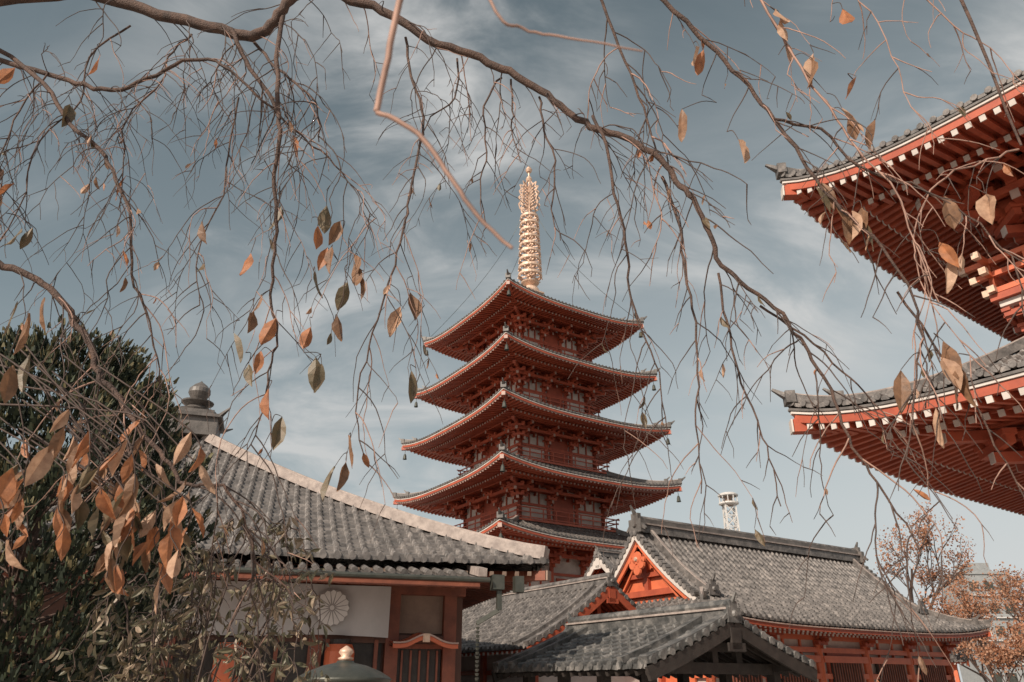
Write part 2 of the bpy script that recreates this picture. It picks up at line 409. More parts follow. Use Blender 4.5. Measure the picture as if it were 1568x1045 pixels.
for sx in(-1,1):
    pts=[];n=10
    for i in range(n+1):
        d=dg+(hy-dg)*i/n; pts.append((-(hy-d),zf(d)-.12))
    full=pts+[(-y,z) for y,z in pts[-2::-1]]
    xx=sx*(Lg-.35); vs=[(xx,y,z) for y,z in full]
    vs.append((xx,0,zf(dg)-.15)); c=len(vs)-1
    m.add(vs,[(i,i+1,c) for i in range(len(full)-1)],REDB)
    for sy in(-1,1):
        for i in range(n):
            a=pts[i];b=pts[i+1]
            m.beam((sx*(Lg+.2),sy*a[0],a[1]-.3),(sx*(Lg+.2),sy*b[0],b[1]-.3),.1,.28,REDB)
            m.beam((sx*(Lg+.27),sy*a[0],a[1]-.06),(sx*(Lg+.27),sy*b[0],b[1]-.06),.24,.2,WHITE)
            m.beam((sx*(Lg-.1),sy*a[0]*.82,a[1]-.48),(sx*(Lg-.1),sy*b[0]*.82,b[1]-.48),.1,.09,REDB)
    m.beam((sx*(Lg-.22),-2.6,zf(dg)+.45),(sx*(Lg-.22),2.6,zf(dg)+.45),.2,.26,RED)
    m.beam((sx*(Lg-.22),-1.6,zf(dg)+1.25),(sx*(Lg-.22),1.6,zf(dg)+1.25),.2,.2,RED)
    m.box((sx*(Lg-.24),0,zf(dg)+1.3),(.2,.25,1.9),RED)
    gx=sx*(Lg+.3); gz=zr-1.2
    for (dy,dz,r) in((0,0,.32),(-.28,-.28,.25),(.28,-.28,.25),(0,-.55,.26),(-.45,-.1,.14),(.45,-.1,.14)):
        m.cyl((gx,dy,gz+dz),(gx+sx*.09,dy,gz+dz),r,r*.85,REDB,12)
    m.cyl((gx+sx*.1,0,gz-.05),(gx+sx*.16,0,gz-.05),.12,.08,GOLD,6)
m.done('gable_pediments',hl)
m=MB()
sweep_edge(m,hx,hy,HE,.45,4,.04,-.12,.1,.05,TRIM); sweep_edge(m,hx,hy,HE,.45,4,.1,-.22,.12,.14,RED)
underside(m,hx,hy,HE,.45,4,1.75,.16,.3,.1,.1,th=.26)
storey(m,hx-1.75,hy-1.75,.6,HE-.3,(5,3),m=REDB,r=.2)
m.box((0,0,.3),(2*hx-1.5,2*hy-1.5,.6),STONE)
for i in range(5):
    s=-(hx-1.75)+2*(hx-1.75)*(i+.5)/5
    m.box((s,-(hy-1.75)-.08,1.6),(2.3,.14,2.0),DARK)
    for k in range(12): m.box((s-1.05+k*.19,-(hy-1.75)-.17,1.6),(.06,.05,1.95),WOODR)
    m.box((s,-(hy-1.75)-.12,2.7),(3.3,.16,.28),REDB)
    bracket(m,s+1.83,-(hy-1.75),(0,-1),HE-.9,.7,.6,.14,levels=2)
m.box((-(hx-1.75)-.08,0,1.8),(.1,6.2,2.2),REDB)
m.done('walls_and_eaves',hl)

# ------------------------------------------------------------ simple gabled tiled roof building
def gabled(name,loc,rz,hw,hl_,ze_,zr_,tm,timber,wallm,pitch=.28,conc=.3,base=.3,wall=True,over=.9,barge=None,fill=None,whites=True,rib=.1):
    e=empty(name,loc,rz); m=MB(); ri=zr_-ze_
    zf=lambda d: ze_+ri*((1-conc)*(d/hw)+conc*(d/hw)**2)
    tiles(m,hw,hl_,zf,lambda f,s:hw,pitch=pitch,step=.32,rib=rib,m=tm,faces=(1,3),lap=.05)
    m.box((0,0,zr_+.1),(.4,2*hl_+.1,.26),tm); m.box((0,0,zr_+.26),(.5,2*hl_+.14,.05),TILEL); m.cyl((0,-hl_-.08,zr_+.36),(0,hl_+.08,zr_+.36),.13,.13,tm,8)
    for sy in(-1,1):
        onigawara(m,(0,sy*(hl_+.05),zr_-.05),(0,sy),.6,tm)
        for sx in(-1,1):
            pr=None
            for i in range(11):
                d=hw*i/10; q=(sx*(hw-d),sy*(hl_-.12),zf(d)+.13); q2=(sx*(hw-d),sy*(hl_+.02),zf(d)-.16)
                if pr:
                    m.beam(pr,q,.3,.16,tm); m.beam(pr2,q2,.09,.3,barge or timber)
                    m.beam((pr[0],sy*(hl_-.9),pr[2]+.0),(q[0],sy*(hl_-.9),q[2]+.0),.2,.18,tm)
                pr=q;pr2=q2
            for i in range(int(hw/.3)):
                d=(i+.5)*.3; m.cyl((sx*(hw-d),sy*(hl_-.1),zf(d)+.1),(sx*(hw-d),sy*(hl_+.1),zf(d)+.1),.1,.1,tm,8)
    m.done('tiled_roof',e)
    m=MB()
    for sx in(-1,1):
        n=int(2*hl_/.35)
        for i in range(n+1):
            y=-hl_+.1+(2*hl_-.2)*i/n
            m.beam((sx*(hw-.08),y,ze_-.14),(sx*hw*.45,y,zf(hw*.55)-.16),.09,.1,timber)
            if whites: m.beam((sx*(hw-.04),y,ze_-.145),(sx*(hw-.075),y,ze_-.143),.1,.11,WHITE)
            m.beam((sx*hw*.45,y,zf(hw*.55)-.16),(0,y,zr_-.2),.09,.1,timber)
        m.add([(sx*(hw-.05),-hl_+.05,ze_-.06),(sx*(hw-.05),hl_-.05,ze_-.06),(sx*hw*.45,hl_-.05,zf(hw*.55)-.07),(sx*hw*.45,-hl_+.05,zf(hw*.55)-.07),(0,hl_-.05,zr_-.08),(0,-hl_+.05,zr_-.08)],[(0,1,2,3),(3,2,4,5)],timber)
    wx,wy=hw-over,hl_-over
    for sy in(-1,1):
        m.beam((-hw*.75,sy*wy,ze_+.0),(hw*.75,sy*wy,ze_+.0),.2,.26,timber)
        m.beam((-hw*.45,sy*wy,ze_+ri*.45),(hw*.45,sy*wy,ze_+ri*.45),.18,.22,timber)
        m.box((0,sy*wy,ze_+ri*.45),(.2,.16,ri*.85),timber)
        for k in(-1,1): m.box((k*hw*.3,sy*wy,ze_+ri*.22),(.22,.15,ri*.38),timber)
        if fill: m.add([(-hw*.8,sy*(wy-.06),ze_),(hw*.8,sy*(wy-.06),ze_),(0,sy*(wy-.06),zr_-.25)],[(0,1,2)],fill)
        m.box((0,sy*(hl_+.06),zr_-.45),(.35,.07,.5),barge or timber); m.box((0,sy*(hl_+.065),zr_-.65),(.6,.06,.2),barge or timber)
    for sx in(-1,1): m.beam((sx*wx,-hl_+.1,ze_+.06),(sx*wx,hl_-.1,ze_+.06),.2,.24,timber)
    for sx in(-1,1):
        for k in range(4):
            y=-wy+2*wy*k/3; m.box((sx*wx,y,(ze_)/2),(.26,.26,ze_),timber)
    if wall:
        m.box((0,0,ze_/2),(2*wx-.08,2*wy-.08,ze_-.02),wallm)
        for sx in(-1,1):
            for zz in(.5,.72): m.beam((sx*wx,-wy,ze_*zz),(sx*wx,wy,ze_*zz),.16,.16,timber)
    m.box((0,0,.1),(2*hw,2*hl_,.2),STONE)
    m.done('timber_frame',e); return e
pv=gabled('purification_pavilion',(3.75,22.6,0),R(33.5),3.0,3.25,2.0,3.12,TILEW,DARK,WHITE,wall=False,over=.75,pitch=.36,conc=.2,whites=False,rib=.13)
m=MB(); m.box((0,0,.5),(1.6,3.2,.7),STONE); m.box((0,0,.86),(1.3,2.9,.03),BRONZE); m.done('stone_basin',pv)
gabled('temple_corridor',(.6,37.2,0),R(33.5),4.2,6.3,2.9,5.4,TILE,RED,WHITE,pitch=.34,rib=.12)
gabled('side_hall',(8.7,47.6,0),R(33.5-90),2.8,4.3,6.4,8.6,TILE,RED,WHITE,pitch=.3,barge=WHITE,fill=REDB)
gabled('small_shrine',(31.5,61,0),R(60),2.3,2.6,3.2,4.6,TILE,REDB,WHITE,pitch=.3)

# ------------------------------------------------------------ left pyramid-roof hall
lh=empty('pyramid_roof_hall',(-12.5,27.7,0),R(17.1))
H=10.8; zf=profile_z(4.5,.40,.0145); m=MB()
tiles(m,H,H,zf,lambda f,s:H-abs(s),up=.12,p=6,pitch=.36,step=.36,rib=.11,m=TILE,faces=(0,1,3),lap=.07)
tiles(m,H,H,zf,lambda f,s:H-abs(s),up=.12,p=6,pitch=.6,step=1.5,rib=.09,m=TILE,faces=(2,),caps=False)
hip_ridges(m,H,H,zf,.12,6,H-.6,.3,.3,TILEL,False,n=24,start=.05)
zt=zf(H)
m.box((0,0,zt+.1),(1.9,1.9,.7),TILED); m.box((0,0,zt+.5),(2.2,2.2,.12),TILED); m.box((0,0,zt+.68),(1.5,1.5,.26),TILED)
m.lathe((0,0,zt+.8),[(.75,0),(.8,.08),(.45,.2),(.35,.32),(.6,.45),(.62,.5),(.25,.6),(.32,.7),(.42,.88),(.40,1.05),(.25,1.22),(.06,1.36),(.01,1.42)],TILED,20)
for sx in(-1,1):
    for sy in(-1,1): m.beam((sx*1.0,sy*1.0,zt+.5),(sx*1.35,sy*1.35,zt+.75),.16,.14,TILED,.05,.05)
n=int(11/.3)
tk=MB()
for i in range(n):
    x=-2.2+i*.3
    tk.cyl((x,-11.55,4.05+.06),(x,-10.3,4.36),.085,.085,TILE,8)
tk.add([(-2.4,-11.55,4.05),(8.75,-11.55,4.05),(8.75,-10.3,4.3),(-2.4,-10.3,4.3),(-2.4,-11.55,3.95),(8.75,-11.55,3.95)],[(0,1,2,3),(4,5,1,0)],TILE)
tk.beam((8.75,-11.6,4.17),(8.75,-10.3,4.42),.22,.2,TILEL)
m.done('tiled_roof',lh); tk.done('lower_tile_course',lh)
m=MB()
underside(m,H,H,4.4,.12,6,1.9,.16,.35,.1,.11,th=.12,red=WOODR,sof=WOODR,two=False,white=TAN)
m.beam((-2.4,-11.45,3.88),(8.7,-11.45,3.88),.14,.13,WOODR)
m.add([(-2.4,-11.4,3.93),(8.7,-11.4,3.93),(8.7,-9.1,4.2),(-2.4,-9.1,4.2)],[(0,3,2,1)],WOODR)
for i in range(34): m.beam((-2.2+i*.33,-11.45,3.84),(-2.2+i*.33,-9.2,4.1),.08,.09,WOODR)
W=9.0
m.box((0,0,2.1),(2*W-.2,2*W-.2,4.2),WOOD)
for x in(-9,-5.5,-2,1.5,5.0,6.95,8.5):
    m.box((x,-W-.02,2.05),(.34,.34,4.1),WOODR)
m.beam((-9,-W-.1,4.02),(8.9,-W-.1,4.02),.3,.36,WOODR); m.beam((-9,-W-.06,2.72),(8.6,-W-.06,2.72),.18,.2,WOOD)
m.box((7.72,-W+.06,3.4),(1.2,.1,1.05),TAN); m.box((7.72,-W-.0,2.0),(1.15,.1,1.2),DARK)
for k in range(5): m.box((7.25+k*.235,-W-.07,1.7),(.05,.06,1.5),WOODR)
m.box((7.72,-W-.03,2.55),(1.25,.14,.12),WOODR)
m.box((3.2,-W-.0,1.4),(7.0,.1,2.5),DARK)
for k in range(6): m.box((.3+k*1.25,-W-.12,1.4),(.1,.1,2.6),WOODR)
for lx in(3.0,5.6):
    m.lathe((lx,-W-.5,2.1),[(.02,.50),(.30,.45),(.37,.28),(.37,-.28),(.30,-.45),(.02,-.50)],REDB,16)
    m.lathe((lx,-W-.5,2.1),[(.26,.57),(.26,.45)],DARK,16); m.lathe((lx,-W-.5,2.1),[(.26,-.45),(.26,-.57)],DARK,16)
m.done('timber_walls',lh)
m=MB(); vs=[];fs=[];nx=90
for i in range(nx+1):
    x=.1+6.7*i/nx; 
    for j in range(7):
        z=4.0-1.25*j/6; vs.append((x,-W-.42-.03*math.sin(x*3.1)-.04*math.sin(x*7+1)*(j/6)-.05*j/6,z+.03*math.sin(x*1.5)*(j/6)))
for i in range(nx):
    for j in range(6): a=i*7+j; fs.append((a,a+1,a+8,a+7))
m.add(vs,fs,CLOTH)
m.cyl((5.3,-W-.54,3.42),(5.3,-W-.555,3.42),.45,.45,CRESTG,32)
for k in range(16):
    t=2*math.pi*k/16; c=Vector((5.3,-W-.57,3.42))
    a=c+Vector((math.cos(t-.18)*.4,0,math.sin(t-.18)*.4)); b=c+Vector((math.cos(t+.18)*.4,0,math.sin(t+.18)*.4)); q=c+Vector((math.cos(t)*.07,0,math.sin(t)*.07))
    m.add([q,a,c+Vector((math.cos(t)*.44,0,math.sin(t)*.44)),b],[(0,1,2,3)],CREST)
m.cyl((5.3,-W-.56,3.42),(5.3,-W-.58,3.42),.06,.06,CREST,10)
m.done('crest_curtain',lh)
m=MB(); pr=None
for i in range(21):
    t=-1+i/10; z=2.52+.26*math.exp(-(t*2.0)**2)+.05*t*t*(1 if abs(t)>.6 else .6); q=(7.72+t*.85,z)
    if pr:
        m.add([(pr[0],-W-.9,pr[1]),(q[0],-W-.9,q[1]),(q[0],-W-.05,q[1]+.12),(pr[0],-W-.05,pr[1]+.12),(pr[0],-W-.9,pr[1]-.1),(q[0],-W-.9,q[1]-.1),(q[0],-W-.05,q[1]),(pr[0],-W-.05,pr[1])],[(0,1,2,3),(0,4,5,1),(4,7,6,5)],REDB)
        m.beam((pr[0],-W-.93,pr[1]+.03),(q[0],-W-.93,q[1]+.03),.05,.04,TRIM)
    pr=q
m.box((7.72,-W-.92,2.72),(.18,.08,.2),GOLD)
m.done('curved_canopy',lh)
m=MB()
m.cyl((-2.2,-11.72,3.98),(8.9,-11.72,3.98),.06,.06,BRONZE,8)
m.box((9.15,-11.5,3.95),(.3,.3,.35),BRONZE); m.beam((9.2,-11.5,3.75),(9.2,-11.5,3.3),.12,.12,BRONZE); m.beam((9.2,-11.5,3.3),(8.7,-11.3,3.0),.1,.1,BRONZE)
for k in range(30): m.lathe((8.72,-11.3,2.95-k*.095),[(.03,0),(.055,.06),(.02,.07)],BRONZE,6)
m.box((9.9,-10.9,4.0),(.24,.24,.4),BRONZE)
m.done('gutter_and_rain_chain',lh)

# ------------------------------------------------------------ big temple gate on the right
gt=empty('temple_gate',(25.9,19.9,0),R(36))
mr=MB();mu=MB();mw=MB()
for (hx,hy,z0,dm,rise,up) in((14.0,11.0,8.3,5.4,2.5,.85),(13.6,10.15,15.9,10.1,6.5,1.2)):
    zf=lambda d,z0=z0,dm=dm,ri=rise: z0+ri*(.5*(d/dm)+.5*(d/dm)**2)
    tiles(mr,hx,hy,zf,lambda f,s,hx=hx,hy=hy,dm=dm:min(dm,(hx if f in(0,2) else hy)-abs(s)),up=up,p=5,pitch=.36,step=.4,rib=.11,m=TILE,drop=.12)
    hip_ridges(mr,hx,hy,zf,up,5,dm,.30,.26,TILE,True,n=14,start=.1,ws=TILEL)
    sweep_edge(mu,hx,hy,z0,up,5,.05,-.16,.16,.07,TILED,seg=24)
    sweep_edge(mu,hx,hy,z0,up,5,.08,-.24,.14,.07,WHITE,seg=24)
    sweep_edge(mu,hx,hy,z0,up,5,.14,-.4,.16,.22,RED,seg=24)
    ov=4.6
    underside(mu,hx,hy,z0,up,5,ov,.2,.36,.15,.17,th=.52)
    wx,wy=hx-ov,hy-ov
    zt=z0-.52+.2*ov-.4
    zb=0 if z0<10 else 11.2
    storey(mw,wx-.6,wy-.6,zb,zt,(5,3),r=.3)
    mw.box((0,0,zt+.25),(2*wx+.1,2*wy+.1,.75),REDD)
    for face in range(4):
        A=(wx if face in(0,2) else wy)-.6; nb=7
        for k in range(nb+1):
            s=-A+2*A*k/nb; x,y=fmap(face,wx-.6,wy-.6,s,0)
            bracket(mw,x,y,OUT[face],zt-1.9,2.3,1.9,.24,wh=TRIM)
    for sx in(-1,1):
        for sy in(-1,1):
            bracket(mw,sx*(wx-.6),sy*(wy-.6),(sx,sy),zt-1.9,3.3,1.9,.28)
    for dd,dz in((.7,-.8),(1.6,-.1)): sweep_edge(mw,wx-.6+dd,wy-.6+dd,zt,0,3,0,dz,.24,.28,RED,seg=2)
bx,by=9.65,6.3
mw.box((0,0,12.0),(2*bx+.3,2*by+.3,.2),RED); mw.box((0,0,11.8),(2*bx,2*by,.18),WHITE); mw.box((0,0,11.55),(2*bx-.5,2*by-.5,.3),RED)
railing(mw,bx,by,12.1,1.1,REDB,.16,.7,12)
for face in range(4):
    A=bx if face in(0,2) else by
    for k in range(9):
        s=-A+2*A*k/8; x,y=fmap(face,bx-.9,by-.9,s*.9,0); bracket(mw,x,y,OUT[face],10.7,1.0,.8,.18,levels=2)
for sx in(-1,1):
    for sy in(-1,1):
        for k,zz in enumerate((12.22,12.76,13.2)):
            L=.7*(k+1)/3
            for (ax,ay) in((1,0),(0,1)):
                c=(sx*(bx+ax*L),sy*(by+ay*L),zz+(.013 if ay else 0)); mw.box(c,(.2,.2,.2),GOLD)
mw.box((0,0,.3),(24,18,.6),STONE)
mr.done('tiled_roofs',gt);mu.done('eaves_and_rafters',gt);mw.done('storeys_and_brackets',gt)

# ------------------------------------------------------------ lattice tower
tw=MB(); c=Vector((44,150,0)); 
def tp(k,z,w): a=math.pi/4+k*math.pi/2; return c+Vector((math.cos(a)*w,math.sin(a)*w,z))
zs=[0]+[4+2.2*i for i in range(15)]
for i in range(len(zs)-1):
    w0=2.3-.025*zs[i];w1=2.3-.025*zs[i+1]
    for k in range(4):
        tw.beam(tp(k,zs[i],w0),tp(k,zs[i+1],w1),.24,.24,STEEL); tw.beam(tp(k,zs[i],w0),tp(k+1,zs[i+1],w1),.14,.14,STEEL); tw.beam(tp(k+1,zs[i],w0),tp(k,zs[i+1],w1),.14,.14,STEEL); tw.beam(tp(k,zs[i+1],w1),tp(k+1,zs[i+1],w1),.17,.17,STEEL)
zt=zs[-1]; tw.lathe((c.x,c.y,zt),[(1.6,0),(2.0,.2),(2.0,.5),(1.5,.5)],STEEL,16)
tw.lathe((c.x,c.y,zt+1.8),[(2.0,0),(2.05,.25),(1.5,.6),(.1,.8)],STEEL,16)
for k in range(10):
    a=k*math.pi/5; tw.beam((c.x+1.8*math.cos(a),c.y+1.8*math.sin(a),zt+.4),(c.x+1.8*math.cos(a),c.y+1.8*math.sin(a),zt+1.9),.15,.15,STEEL)
tw.cyl((c.x,c.y,zt),(c.x,c.y,zt+1.8),.8,.8,TAN,10)
tw.done('lattice_tower')

# ------------------------------------------------------------ distant building
ab=MB(); cx,cy=73,122
ab.box((cx,cy,8.6),(7,7,17.2),HAZE); ab.box((cx,cy,17.4),(7.3,7.4,.4),HAZE); ab.box((cx+.8,cy,18.4),(2.8,2.6,1.6),HAZE); ab.cyl((cx-1.9,cy,17.6),(cx-1.9,cy,19.0),.6,.6,HAZE,12)
for fl in range(5):
    for k in range(3): ab.box((cx-2.3+k*2.3,cy-3.5,2.6+fl*3.2),(1.4,.1,1.4),BRONZE)
    ab.box((cx,cy-3.7,1.3+fl*3.2),(7.1,.4,.15),STEEL)
ab.done('apartment_building')

# ------------------------------------------------------------ curves for branches
class BR:
    def __init__(s): s.sp=[]
    def add(s,pts,r0,r1): s.sp.append((pts,r0,r1))
    def done(s,name,parent,m,res=1):
        cu=bpy.data.curves.new(name,'CURVE'); cu.dimensions='3D'; cu.bevel_depth=1.0; cu.bevel_resolution=res; cu.use_fill_caps=True
        for pts,r0,r1 in s.sp:
            n=len(pts)
            if n<2: continue
            sp=cu.splines.new('POLY'); sp.points.add(n-1)
            co=[]
            for p in pts: co+= [p[0],p[1],p[2],1]
            sp.points.foreach_set('co',co)
            sp.points.foreach_set('radius',[r0+(r1-r0)*i/(n-1) for i in range(n)])
        cu.materials.append(m); o=bpy.data.objects.new(name,cu); scene.collection.objects.link(o)
        if parent: o.parent=parent
        return o
def smooth(pts,sub=4,jit=0.0):
    P=[Vector(p) for p in pts]; out=[]
    for i in range(len(P)-1):
        a=P[max(i-1,0)];b=P[i];c=P[i+1];d=P[min(i+2,len(P)-1)]
        for k in range(sub):
            t=k/sub; q=.5*((2*b)+(c-a)*t+(2*a-5*b+4*c-d)*t*t+(3*b-a-3*c+d)*t**3)
            if jit: q=q+Vector((random.gauss(0,jit),random.gauss(0,jit),random.gauss(0,jit)))
            out.append(q)
    out.append(P[-1]); return out

# ------------------------------------------------------------ weeping cherry tree
ct=empty('weeping_cherry_tree',(0,0,0))
big=BR();tw_=BR();pale=BR(); allpts=[]
def plane(pts,y,wob=.12,ph=0.):
    return [(x,y+wob*math.sin(i*.6+ph),z) for i,(x,z) in enumerate(pts)]
DENS=.60
def branch(pts,y,r0,r1,tw,ph=0,L=(.35,1.0),wob=.12,store=big,jit=.006,pf=.25):
    p=smooth(plane(pts,y,wob,ph),4,jit); store.add(p,r0,r1)
    allpts.extend(p)
    acc=0
    for i in range(1,len(p)):
        acc+=(p[i]-p[i-1]).length
        if tw and acc>tw*DENS*random.uniform(.5,1.5):
            acc=0; twig(p[i],(p[i]-p[i-1]).normalized(),random.uniform(*L),max(.0036,min(.0062,r1*1.3)),0,pf)
def twig(p,along,L,r,dep,pf):
    a=random.uniform(0,2*math.pi)
    d=Vector((math.cos(a),math.sin(a)*.8,random.uniform(-.7,.25)))*.75+along*.5; d.normalize()
    pts=[p.copy()]; st=.055; q=p.copy(); n=int(L/st); g=random.uniform(.11,.22)
    for i in range(n):
        d=d+Vector((random.gauss(0,.12),random.gauss(0,.12),random.gauss(0,.09)-g)); d.normalize()
        if d.z<-.97: d=(d+Vector((random.gauss(0,.2),random.gauss(0,.2),0))).normalized()
        q=q+d*st; pts.append(q.copy())
        if dep<2 and i>1 and random.random()<(.25 if dep==0 else .15):
            twig(q,d,L*random.uniform(.25,.6),r*.75,dep+1,pf)
    (tw_ if random.random()>pf else pale).add(pts,r,r*.42)
    allpts.extend(pts[::2])
tr=BR()
tr.add(smooth([(-6.2,2.6,0),(-6.0,2.7,1.4),(-5.7,2.9,2.8),(-5.2,3.3,4.4),(-4.4,3.7,5.8),(-3.32,4.0,6.43)],5,.01),.21,.05)
tr.add(smooth([(-5.7,2.9,2.8),(-4.9,3.4,3.8),(-4.1,3.8,4.15),(-3.26,4,4.02)],5,.01),.09,.03)
tr.add(smooth([(-5.2,3.3,4.4),(-4.7,3.7,5.4),(-4.3,3.9,5.8),(-3.85,4,5.86)],5,.01),.08,.02)
tr.add(smooth([(-5.2,3.3,4.4),(-4.2,2.6,6.0),(-2.2,2.3,6.6),(-.2,2.6,6.3),(.75,2.95,5.4)],6,.01),.1,.02)
tr.add(smooth([(-2.2,2.3,6.6),(-.8,1.7,5.6),(-.4,1.3,4.2),(-.2,.9,3.2),(-.167,.8,2.6)],6,.004),.03,.006)
B1=[(-3.32,6.43),(-2.90,6.30),(-2.47,6.15),(-2.11,6.04),(-1.91,6.0),(-1.78,6.13),(-1.68,6.30),(-1.51,6.37),(-1.21,6.27),(-.90,6.11),(-.60,5.90),(-.305,5.79),(-.02,5.64),(.21,5.47),(.39,5.29),(.55,5.12),(.79,4.98),(.99,4.79),(1.10,4.57),(1.18,4.42),(1.26,4.21),(1.32,4.0),(1.48,3.85),(1.66,3.67),(1.77,3.43),(1.85,3.18),(1.89,2.87),(1.97,2.66),(2.06,2.43),(2.12,2.25)]
branch(B1,4,.044,.004,.17,wob=.05,jit=.008)
branch([(-3.85,5.84),(-3.42,5.69),(-3.11,5.57),(-2.81,5.47),(-2.54,5.54),(-2.27,5.63),(-2.03,5.54),(-1.76,5.29),(-1.55,5.09),(-1.30,4.89),(-1.11,4.70),(-.91,4.42)],4,.02,.003,.10,1)
branch([(-3.83,5.92),(-3.38,5.54),(-3.05,5.12),(-2.75,4.84),(-2.56,4.57),(-2.39,4.26),(-2.32,3.88),(-2.22,3.65),(-2.13,3.39),(-2.06,3.14)],4,.018,.003,.10,2)
branch([(-3.26,4.02),(-2.99,3.92),(-2.78,3.76),(-2.56,3.48),(-2.42,3.26),(-2.28,3.12),(-2.11,2.94),(-1.90,2.73),(-1.76,2.59),(-1.58,2.58),(-1.44,2.43),(-1.37,2.22),(-1.37,2.0)],4,.024,.004,.12,.5,L=(.3,.7),wob=.05,jit=.008)
branch([(-1.74,6.25),(-1.69,5.79),(-1.60,5.18),(-1.55,4.95),(-1.55,4.62),(-1.51,4.31),(-1.51,4.02),(-1.52,3.83),(-1.45,3.56),(-1.46,3.31),(-1.44,3.02),(-1.47,2.79)],4,.019,.003,.12,3,L=(.3,.8))
branch([(-2.08,6.02),(-1.94,5.72),(-1.73,5.41),(-1.62,5.18)],4,.018,.012,.15,0,wob=.02)
branch([(-1.95,6.0),(-1.72,5.7),(-1.5,5.45),(-1.34,5.21),(-1.28,4.87)],4,.013,.004,.12,2)
branch([(-.80,6.04),(-.75,5.69),(-.64,5.35),(-.63,4.98),(-.66,4.57),(-.67,4.26),(-.72,3.92),(-.77,3.65),(-.86,3.31),(-.89,3.02),(-.83,2.75)],4,.011,.003,.14,1,L=(.3,.8))
branch([(.55,5.12),(.62,4.84),(.66,4.47),(.71,4.12),(.73,3.83),(.79,3.56),(.89,3.31),(.90,2.95)],4,.012,.003,.14,4,L=(.3,.8))
branch([(1.03,4.75),(1.09,4.37),(1.07,4.02),(1.08,3.65),(1.06,3.22),(1.01,2.90),(1.01,2.53)],4,.011,.003,.14,2,L=(.25,.7))
branch([(.66,6.4),(.80,5.91),(.93,5.47),(.98,5.12),(1.03,4.84)],4,.012,.005,.16,0)
branch([(1.32,3.98),(1.34,3.65),(1.36,3.31),(1.40,2.98),(1.42,2.75),(1.42,2.46)],4,.009,.003,.15,1,L=(.2,.5))
branch([(1.55,3.76),(1.80,3.56),(1.98,3.31),(2.1,3.1),(2.2,2.8)],4,.008,.003,.2,1,L=(.2,.5))
branch([(.2,5.47),(.23,5.12),(.29,4.73),(.26,4.37),(.3,4.1)],4,.009,.003,.12,2,L=(.2,.6))
branch([(-.08,5.66),(-.20,5.35),(-.17,4.89),(-.21,4.52),(-.16,4.2)],4,.008,.003,.12,2,L=(.2,.6))
branch([(-.4,5.83),(-.41,5.41),(-.56,5.18),(-.62,4.9)],4,.008,.003,.12,2,L=(.2,.6))
branch([(0,5.64),(.0,5.3),(.005,5.06),(.06,4.73)],4,.008,.003,.14,2,L=(.2,.5))
branch([(-2.5,6.2),(-2.6,5.9),(-2.55,5.6),(-2.7,5.2),(-2.6,4.8),(-2.55,4.4)],4.1,.008,.003,.09,2,L=(.3,.9))
branch([(-3.0,6.3),(-3.2,5.9),(-3.1,5.4),(-3.25,5.0),(-3.2,4.4),(-3.3,3.9)],4.1,.008,.003,.10,2,L=(.3,.9))
branch([(-2.03,5.54),(-2.0,5.1),(-1.95,4.6),(-2.0,4.1),(-1.9,3.7)],4.1,.007,.003,.10,2,L=(.3,.8))
branch([(-3.42,5.69),(-3.5,5.3),(-3.45,4.9),(-3.5,4.5)],4,.007,.003,.10,2,L=(.3,.8))
branch([(.75,5.3),(.98,5.0),(1.14,4.8),(1.28,4.55),(1.38,4.3),(1.47,4.03),(1.56,3.75),(1.70,3.52),(1.80,3.27),(1.80,3.0),(1.74,2.76),(1.65,2.46)],3,.014,.003,.13,0,wob=.05,L=(.25,.6))
branch([(1.3,5.5),(1.45,5.2),(1.56,4.75),(1.67,4.37),(1.75,4.07),(1.88,3.75),(1.90,3.41),(1.93,3.17)],3,.009,.003,.12,1,wob=.05,L=(.2,.6),store=pale,pf=.7)
branch([(1.38,4.3),(1.62,4.24),(1.76,3.99),(2.0,3.87),(2.2,3.67),(2.33,3.41),(2.3,3.1)],3,.008,.003,.13,1,wob=.04,L=(.2,.6),pf=.6)
branch([(1.9,5.4),(2.05,5.1),(2.11,4.65),(2.1,4.37),(2.2,4.1)],3,.005,.002,.14,1,wob=.04,L=(.2,.5),store=pale,pf=.7)
branch([(2.3,5.4),(2.5,5.0),(2.65,4.8),(2.75,4.5)],3,.005,.002,.14,1,wob=.04,L=(.2,.5),store=pale,pf=.7)
branch([(2.6,4.1),(2.35,4.0),(2.15,3.9),(1.95,3.6),(1.9,3.3),(2.0,2.9),(1.95,2.6)],3,.006,.002,.12,1,wob=.04,L=(.15,.5),store=pale,pf=.7)
branch([(1.8,3.27),(1.95,2.9),(2.05,2.6),(2.1,2.3),(2.25,2.1)],3,.006,.002,.14,1,wob=.04,L=(.15,.4))
tr.add(smooth([(-.2,2.6,6.3),(.7,2.8,6.2),(1.3,3,5.5)],5,.005),.03,.01)
tr.add(smooth([(.7,2.8,6.2),(1.9,2.9,6.1),(2.5,3,5.6),(2.6,3,4.1)],5,.005),.02,.006)
# close shoots, out of focus
pale.add(smooth([(-.167,.8,2.6),(-.178,.8,2.453),(-.189,.8,2.327)],6,.0006),.0055,.0045)
pale.add(smooth([(-.189,.8,2.327),(-.129,.8,2.287),(-.082,.8,2.213),(-.041,.8,2.147),(0,.8,2.103)],6,.0006),.0042,.0026)
pale.add(smooth([(-.2,.9,3.2),(-.039,.8,2.56),(.015,.8,2.487),(.083,.8,2.467),(.191,.8,2.44)],6,.0006),.003,.0013)
big.done('main_branches',ct,BARK,2); tr.done('trunk_and_limbs',ct,BARK,3)
